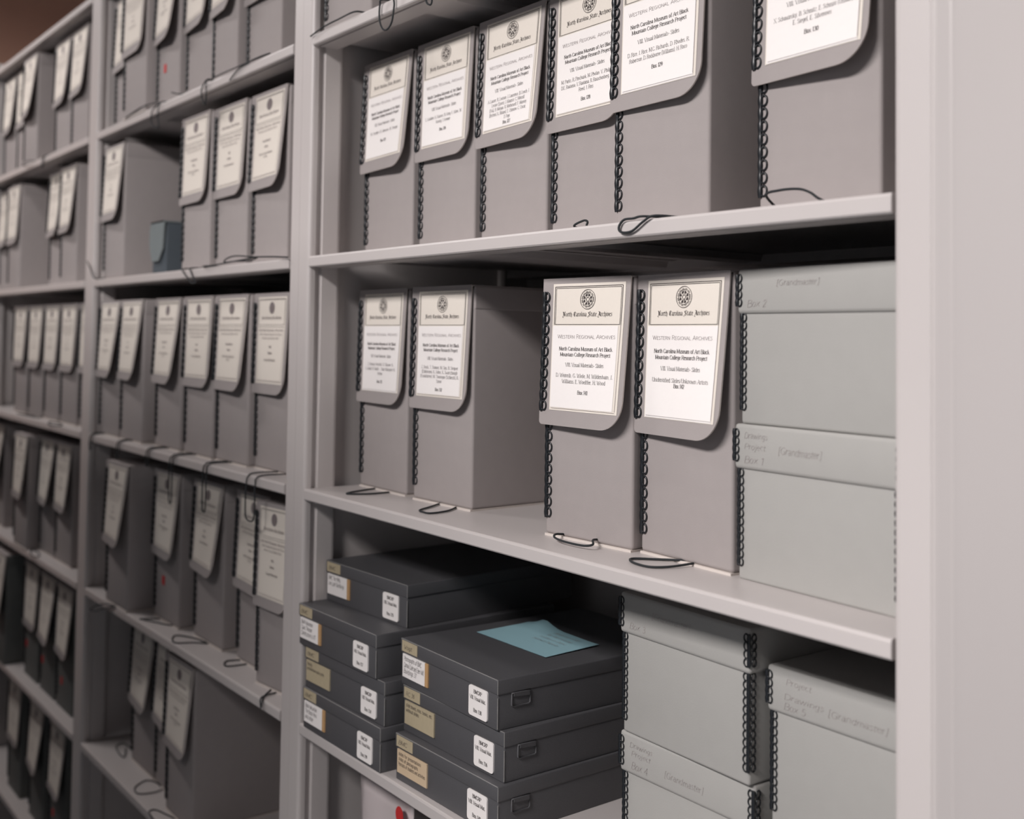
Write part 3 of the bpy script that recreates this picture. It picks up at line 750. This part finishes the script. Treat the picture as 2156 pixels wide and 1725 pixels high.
list(row([(-1.805, .03), (-1.672, .02), (-1.349, .04), (-1.222, .03)], Z1, 'second shelf', FB, GC))
list(row([(-1.61, .03, 1, 1), (-1.465, .03, 1, 1), (-1.325, .03, 1, 1), (-1.190, .03, 1, 1), (-1.062, .035, 1, 1)], Z2, 'third shelf', FB, GC,
  {1: (' with a tangled cord', lie(-1.50, .012, Z2, .16, .02, 4)), 3: (' with a bunched cord', lie(-1.20, .010, Z2, .12, .03, -8))}))
list(row([(-1.80, .03, 1, 2), (-1.456, .0, 1, 3), (-1.329, .03, 1, 2), (-1.200, .03, 1, 3)], Z3, 'fourth shelf', FB, GC,
  {2: (' with a looped cord', lie(-1.34, .016, Z3, .10, .02, -10))}))

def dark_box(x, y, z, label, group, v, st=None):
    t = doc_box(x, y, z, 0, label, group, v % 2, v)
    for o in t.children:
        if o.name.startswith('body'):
            me = BODY.copy(); me.materials.clear(); me.materials.append(M_DARKBODY); me.materials.append(M_BOARD_EDGE); o.data = me
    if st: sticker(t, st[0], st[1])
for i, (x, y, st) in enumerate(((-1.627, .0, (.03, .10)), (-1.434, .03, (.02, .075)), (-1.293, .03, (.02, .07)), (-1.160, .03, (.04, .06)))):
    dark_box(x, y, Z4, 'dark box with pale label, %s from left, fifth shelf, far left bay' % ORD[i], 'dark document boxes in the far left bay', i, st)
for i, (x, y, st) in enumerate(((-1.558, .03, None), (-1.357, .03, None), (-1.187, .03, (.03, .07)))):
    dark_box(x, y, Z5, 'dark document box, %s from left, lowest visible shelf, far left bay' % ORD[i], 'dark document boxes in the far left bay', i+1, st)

# small blue-grey flip box in the middle bay
t = empty('slide_box', (-.652, .042, Z1+H0), math.radians(0), 'small blue-grey slide box with a clipped flap, on the middle bay second shelf', 'box')
mb = MB(); mb.rbox(0, .070, 0, .20, 0, .101, .003); mb.build('body', [M_BLUEGREY], t)
mb = MB(); mb.prism([(.004, .105), (-.003, .088), (-.003, .060), (.012, .028), (.046, .028), (.066, .050), (.072, .100), (.068, .105)], -.006, -.003, 'y')
mb.box(.002, .070, -.006, .19, .102, .105); mb.build('lid', [M_BLUEFLAP], t)

# ---- light grey cartons
CW, CH, CD = .166, .1395, .30
def carton(x, y, z, rz, label, texts, lidh=.040, h=CH, rightcomb=True, w=CW):
    t = empty('archive_carton', (x, y, z+H0), math.radians(rz), label, 'box', 'pale grey archive cartons')
    mb = MB(); mb.rbox(.003, w-.003, .003, CD-.003, 0, h-.002, .0025); body = mb.build('body', [M_CARTON], t)
    mb = MB(); comb(mb, .003, .010, h-lidh+.002, -1, .0073, .0043, .003)
    mb.build('comb_binding', [M_COMB], t)
    if rightcomb:
        mb = MB(); comb(mb, w-.003, .010, h-lidh+.002, 1, .0073, .0043, .003)
        mb.build('comb_binding', [M_COMB], t)
    mb = MB(); mb.rbox(0, w, 0, CD, h-lidh, h, .0034)
    mp = lambda a, b: (a, -.0003, b)
    for tx, ax, bz, hh, wd in texts:
        write(mb, tx, ax, h-lidh+bz, hh, wd, mp, 1, 'hand', .8, G, 'l', jit=.35, slant=.18, seed=len(tx)+int(x*100))
    lid = mb.build('lid', [M_CARTON, M_PENCIL], t)
    mb = MB(); comb(mb, .0, h-lidh+.006, h-.004, -1, .0073, .0043, 0); mb.build('comb_binding', [M_COMB], lid)
    if rightcomb:
        mb = MB(); comb(mb, w, h-lidh+.006, h-.004, 1, .0073, .0043, 0); mb.build('comb_binding', [M_COMB], lid)
    return t
GR = '[Grandmaster]'
carton(.742, .0655, Z2, -3.5, 'pale grey carton pencilled Box 1, under Box 2 on the middle near shelf', [('Box 1', .012, .006, .006, .022), (GR, .050, .017, .006, .045), ('Drawings', .012, .028, .005, .026), ('Project', .012, .018, .005, .024)], w=.171)
carton(.7435, .0665, Z2+.1400, -3.5, 'pale grey carton pencilled Box 2, stacked on Box 1 under the shelf', [('Box 2', .012, .006, .006, .022), (GR, .045, .024, .005, .045)], w=.174)
carton(.592, .076, Z3, 0, 'pale grey carton pencilled Box 4, under Box 3 on the lower near shelf', [('Box 4', .016, .006, .007, .022), (GR, .060, .012, .006, .048), ('Drawings', .014, .027, .005, .03), ('Project', .016, .019, .005, .026)])
carton(.594, .0725, Z3+.1400, -2.0, 'pale grey carton pencilled Box 3, stacked beside the black boxes', [('Box 3', .014, .006, .006, .022), (GR, .045, .022, .006, .05)])
carton(.7660, .088, Z3, 0, 'pale grey carton low on the lower near shelf, beneath Box 5', [], .03, .108, False)
carton(.7645, .084, Z3+.1085, 0, 'pale grey carton pencilled Box 5, half in shadow by the end post', [('Box 5', .018, .005, .006, .022), (GR, .062, .012, .0055, .055), ('Drawings', .018, .014, .005, .04), ('Project', .02, .027, .005, .026)])

# ---- black slide storage boxes
BW, BH, BD = .194, .0550, .300
def black_box(x, y, z, rz, num, label, left, handle=True, w=BW):
    t = empty('slide_storage_box', (x, y, z+H0), math.radians(rz), label, 'box', 'black slide storage boxes')
    mb = MB(); mb.rbox(.0012, w-.0012, .0012, BD-.0012, 0, BH-.004, .0012)
    mb.tube([(w-.0012, .0012, .002), (w-.0012, .0012, BH-.020)], .0007, 1, 5, 1)
    body = mb.build('body', [M_BLACKBOX, M_BLACKEDGE], t)
    mb = MB(); mb.rbox(0, w, 0, BD, BH-.0165, BH, .0016)
    mb.tube([(.001, .0006, BH-.0006), (w-.001, .0006, BH-.0006)], .0006, 1, 5, 1)
    mb.tube([(w-.0006, .0006, BH-.016), (w-.0006, .0006, BH-.001)], .0006, 1, 5, 1)
    lid = mb.build('lid', [M_BLACKBOX, M_BLACKEDGE], t)
    mp = lambda a, b: (a, -.0012, b); mq = lambda a, b: (a, -.0008, b)
    # small tan strip on the lid
    mb = MB(); mb.box(.004, .037, -.0006, .0, BH-.0145, BH-.0015)
    write(mb, left[0], .008, BH-.011, .005, .018, mq, 1, 'hand', 1.2, G, 'l', jit=.4, slant=.2, seed=3)
    mb.build('paper_strip', [M_TAN, M_INK], lid)
    # large label, left
    kind = left[1]; z0, z1 = BH-.045, BH-.0175
    mb = MB()
    if kind == 'white':
        mb.box(.006, .054, -.0006, .0012, z0, z1, 0); mb.box(.054, .0605, -.0005, .0012, z0, z1, 2)
        for k, tx in enumerate(left[2]):
            write(mb, tx, .009, z1-.0075-k*.0075, .0055, min(.043, .0018*len(tx)+.006), mq, 1, 'hand', 1.3, G, 'l', jit=.45, slant=.2, seed=k+int(num))
        ms = [M_WHITE, M_INK, M_ORANGE]
    else:
        mb.box(.006, .066, -.0006, .0012, z0, z1, 0)
        for k, tx in enumerate(left[2]):
            write(mb, tx, .009, z1-.0065-k*.0060, .0040, min(.054, .0019*len(tx)), mq, 1, 'sans', 1.4, G, 'l')
        ms = [M_TAN if kind == 'tan' else M_LTAN, M_INK]
    mb.build('title_label', ms, t)
    # rounded white printed label, right
    mb = MB(); x0, x1, zz0, zz1, r = w-.052, w-.018, .0045, BH-.0175, .003
    poly = []
    for cx, cz, a0 in ((x1-r, zz1-r, 0), (x0+r, zz1-r, 90), (x0+r, zz0+r, 180), (x1-r, zz0+r, 270)):
        for k in range(4):
            a = math.radians(a0+30*k); poly.append((cx+r*math.cos(a), cz+r*math.sin(a)))
    mb.prism([(p[0], p[1]) for p in poly][::-1], -.0006, .0012, 'y')
    c = (x0+x1)/2
    write(mb, 'BMCRP', c, zz1-.0075, .0040, .015, mq, 1, 'serif', 1.3)
    write(mb, 'VIII. Visual Mat.', c, zz1-.0145, .0040, .029, mq, 1, 'serif', 1.2)
    write(mb, 'Box ' + num, c, zz0+.0050, .0040, .015, mq, 1, 'serif', 1.3)
    mb.build('number_label', [M_WHITE, M_INK], t)
    if handle:
        mb = MB()
        h0, h1, a0, a1 = BH-.032, BH-.0175, .020, .046
        xx = w-.0006
        mb.tube([(xx, a0, h0+.002), (xx, a0, h1), (xx, a1, h1), (xx, a1, h0+.002), (xx, a1-.002, h0), (xx, a0+.002, h0), (xx, a0, h0+.002)], .0011, 0, 6, 1)
        mb.prism([(a0+.002, h1-.003), (a1-.002, h1-.0045), (a1-.002, h1+.0002), (a0+.002, h1+.0008)], w-.001, w+.0012, 'x')
        mb.build('handle', [M_BLACKBOX], t)
    return t
M_LTAN = material('peach_label_paper', (0.60, 0.46, 0.31), 0.8, var=0.05, scale=100)
a = BH
black_box(.0700, -.003, Z3, 0.5, '139', 'black slide box labelled Box 139, bottom of the left stack', ('BMC', 'white', ['Black Mountain', 'The Black Pens', 'and other']), False)
black_box(.0700, -.001, Z3+a, 1.5, '134', 'black slide box with a tan typed title, second from the bottom of the left stack', ('BMC', 'tan', ['faculty', 'architecture and crafts']), False)
black_box(.0560, -.004, Z3+2*a, 1.0, '137', 'black slide box with a lit grey lid, third up in the left stack', ('BMC', 'white', ['Black Mountain', 'Class Theater', 'Construction p. 87']), False)
black_box(.0560, .038, Z3+3*a, 3.0, '135', 'black slide box topping the left stack, set back in shade', ('BMC', 'white', ['BMC The 1940s', 'Jon Lark Buildings']), False, .190)
black_box(.2830, .008, Z3, 1.0, '140', 'black slide box labelled Box 140 with a peach title label, bottom of the right stack', ('BMC', 'peach', ['slides for presentations', 'slides of photographs', 'Portraits of students and activities']))
black_box(.2800, .020, Z3+a, 0.5, '136', 'black slide box with a tan title label, middle of the right stack', ('RC 36', 'tan', ['slide boxes, misc. books, etc.', 'without slides']))
black_box(.2740, .020, Z3+2*a, -1.0, '138', 'black slide box labelled Box 138 under the blue note', ('Vogt', 'white', ['Photographs of BMC', 'Campus (Lake and Eden Hall)', 'Buildings 37']))

# blue note
mb = MB(); n = 14; vs = []
zt = Z3+3*a+H0
for j in range(n+1):
    for i in range(n+1):
        u, v = i/n, j/n
        x = .302+.128*u + .003*(1-v); y = .114+.088*v + .002*u
        lift = .0012 + .010*max(0, 1-math.hypot(u-.25, (1-v)*1.0)*3.2)**2*(1 if v > .5 else 0) + .006*max(0, u-.80)**1.5*4*(v*.6) + .002*math.sin(u*3.1)*v
        vs.append((x, y, zt + lift))
F = [(j*(n+1)+i, j*(n+1)+i+1, (j+1)*(n+1)+i+1, (j+1)*(n+1)+i) for j in range(n) for i in range(n)]
mb.add(vs, F, 0, True)
mb.add([(p[0], p[1], p[2]-.0003) for p in vs], [f[::-1] for f in F], 0, True)
for k in range(4):
    write(mb, ['please see notes', 'for the missing', 'slides in box', 'filed here'][k], .365, .188-k*.012, .006, .045, lambda p, q: (p, q, zt+.0032), 1, 'hand', .9, G, 'l', jit=.5, slant=.2, seed=k)
o = mb.build('paper_note', [M_BLUE, M_PENCIL]); tag(o, 'pale blue paper note with faint handwriting, lying on the black slide box', 'note')

# white sleeve with a red dot, under the lower shelf
t = empty('document_sleeve', (.138, .045, Z4+H0), 0, 'white plastic document sleeve with a red dot, standing under the lower near shelf', 'sleeve')
mb = MB(); nx, nz = 10, 14; Hs = .266; vs = []
for s in (0, 1):
    for j in range(nz+1):
        for i in range(nx+1):
            u, v = i/nx, j/nz
            th = .014*(1 - v)**.6*math.sin(PI*min(1, max(0, u)))**.5
            x = .120*u - .006*max(0, v-.92)*8*(1-u); y = (s*2-1)*(th+.0006) + .003*math.sin(u*7+v*5)*v + .012
            vs.append((x + .004*math.sin(v*6)*(1-u), y, Hs*v + .002*math.sin(u*9)*v))
W_ = nx+1; N_ = W_*(nz+1); F = []
for j in range(nz):
    for i in range(nx):
        p = j*W_+i; F.append((p, p+1, p+W_+1, p+W_)); F.append((N_+p, N_+p+W_, N_+p+W_+1, N_+p+1))
    p = j*W_; F.append((p, p+W_, N_+p+W_, N_+p)); p = j*W_+nx; F.append((p, N_+p, N_+p+W_, p+W_))
for i in range(nx):
    p = i; F.append((p, N_+p, N_+p+1, p+1)); p = nz*W_+i; F.append((p, p+1, N_+p+1, N_+p))
mb.add(vs, F, 0, True)
write(mb, 'Drawings', .018, .205, .012, .055, lambda p, q: (p, -.004, q), 1, 'hand', .8, G, 'l', jit=.4, slant=.15)
mb.build('sleeve', [M_BAG, M_PENCIL], t)
mb = MB(); disc(mb, 0, 0, .0085, lambda p, q: (.108+p, -.0040, .2665-.0110+q*1.25), 0, 20)
disc(mb, 0, 0, .0085, lambda p, q: (.108-p, -.0036, .2665-.0110+q*1.25), 0, 20)
o = mb.build('dot_sticker', [M_RED], t); o['label'] = 'round red dot sticker'
doc_box(.272, .075, Z4, 0, 'grey document box behind the white sleeve, under the lower near shelf', GA, 0, 0)
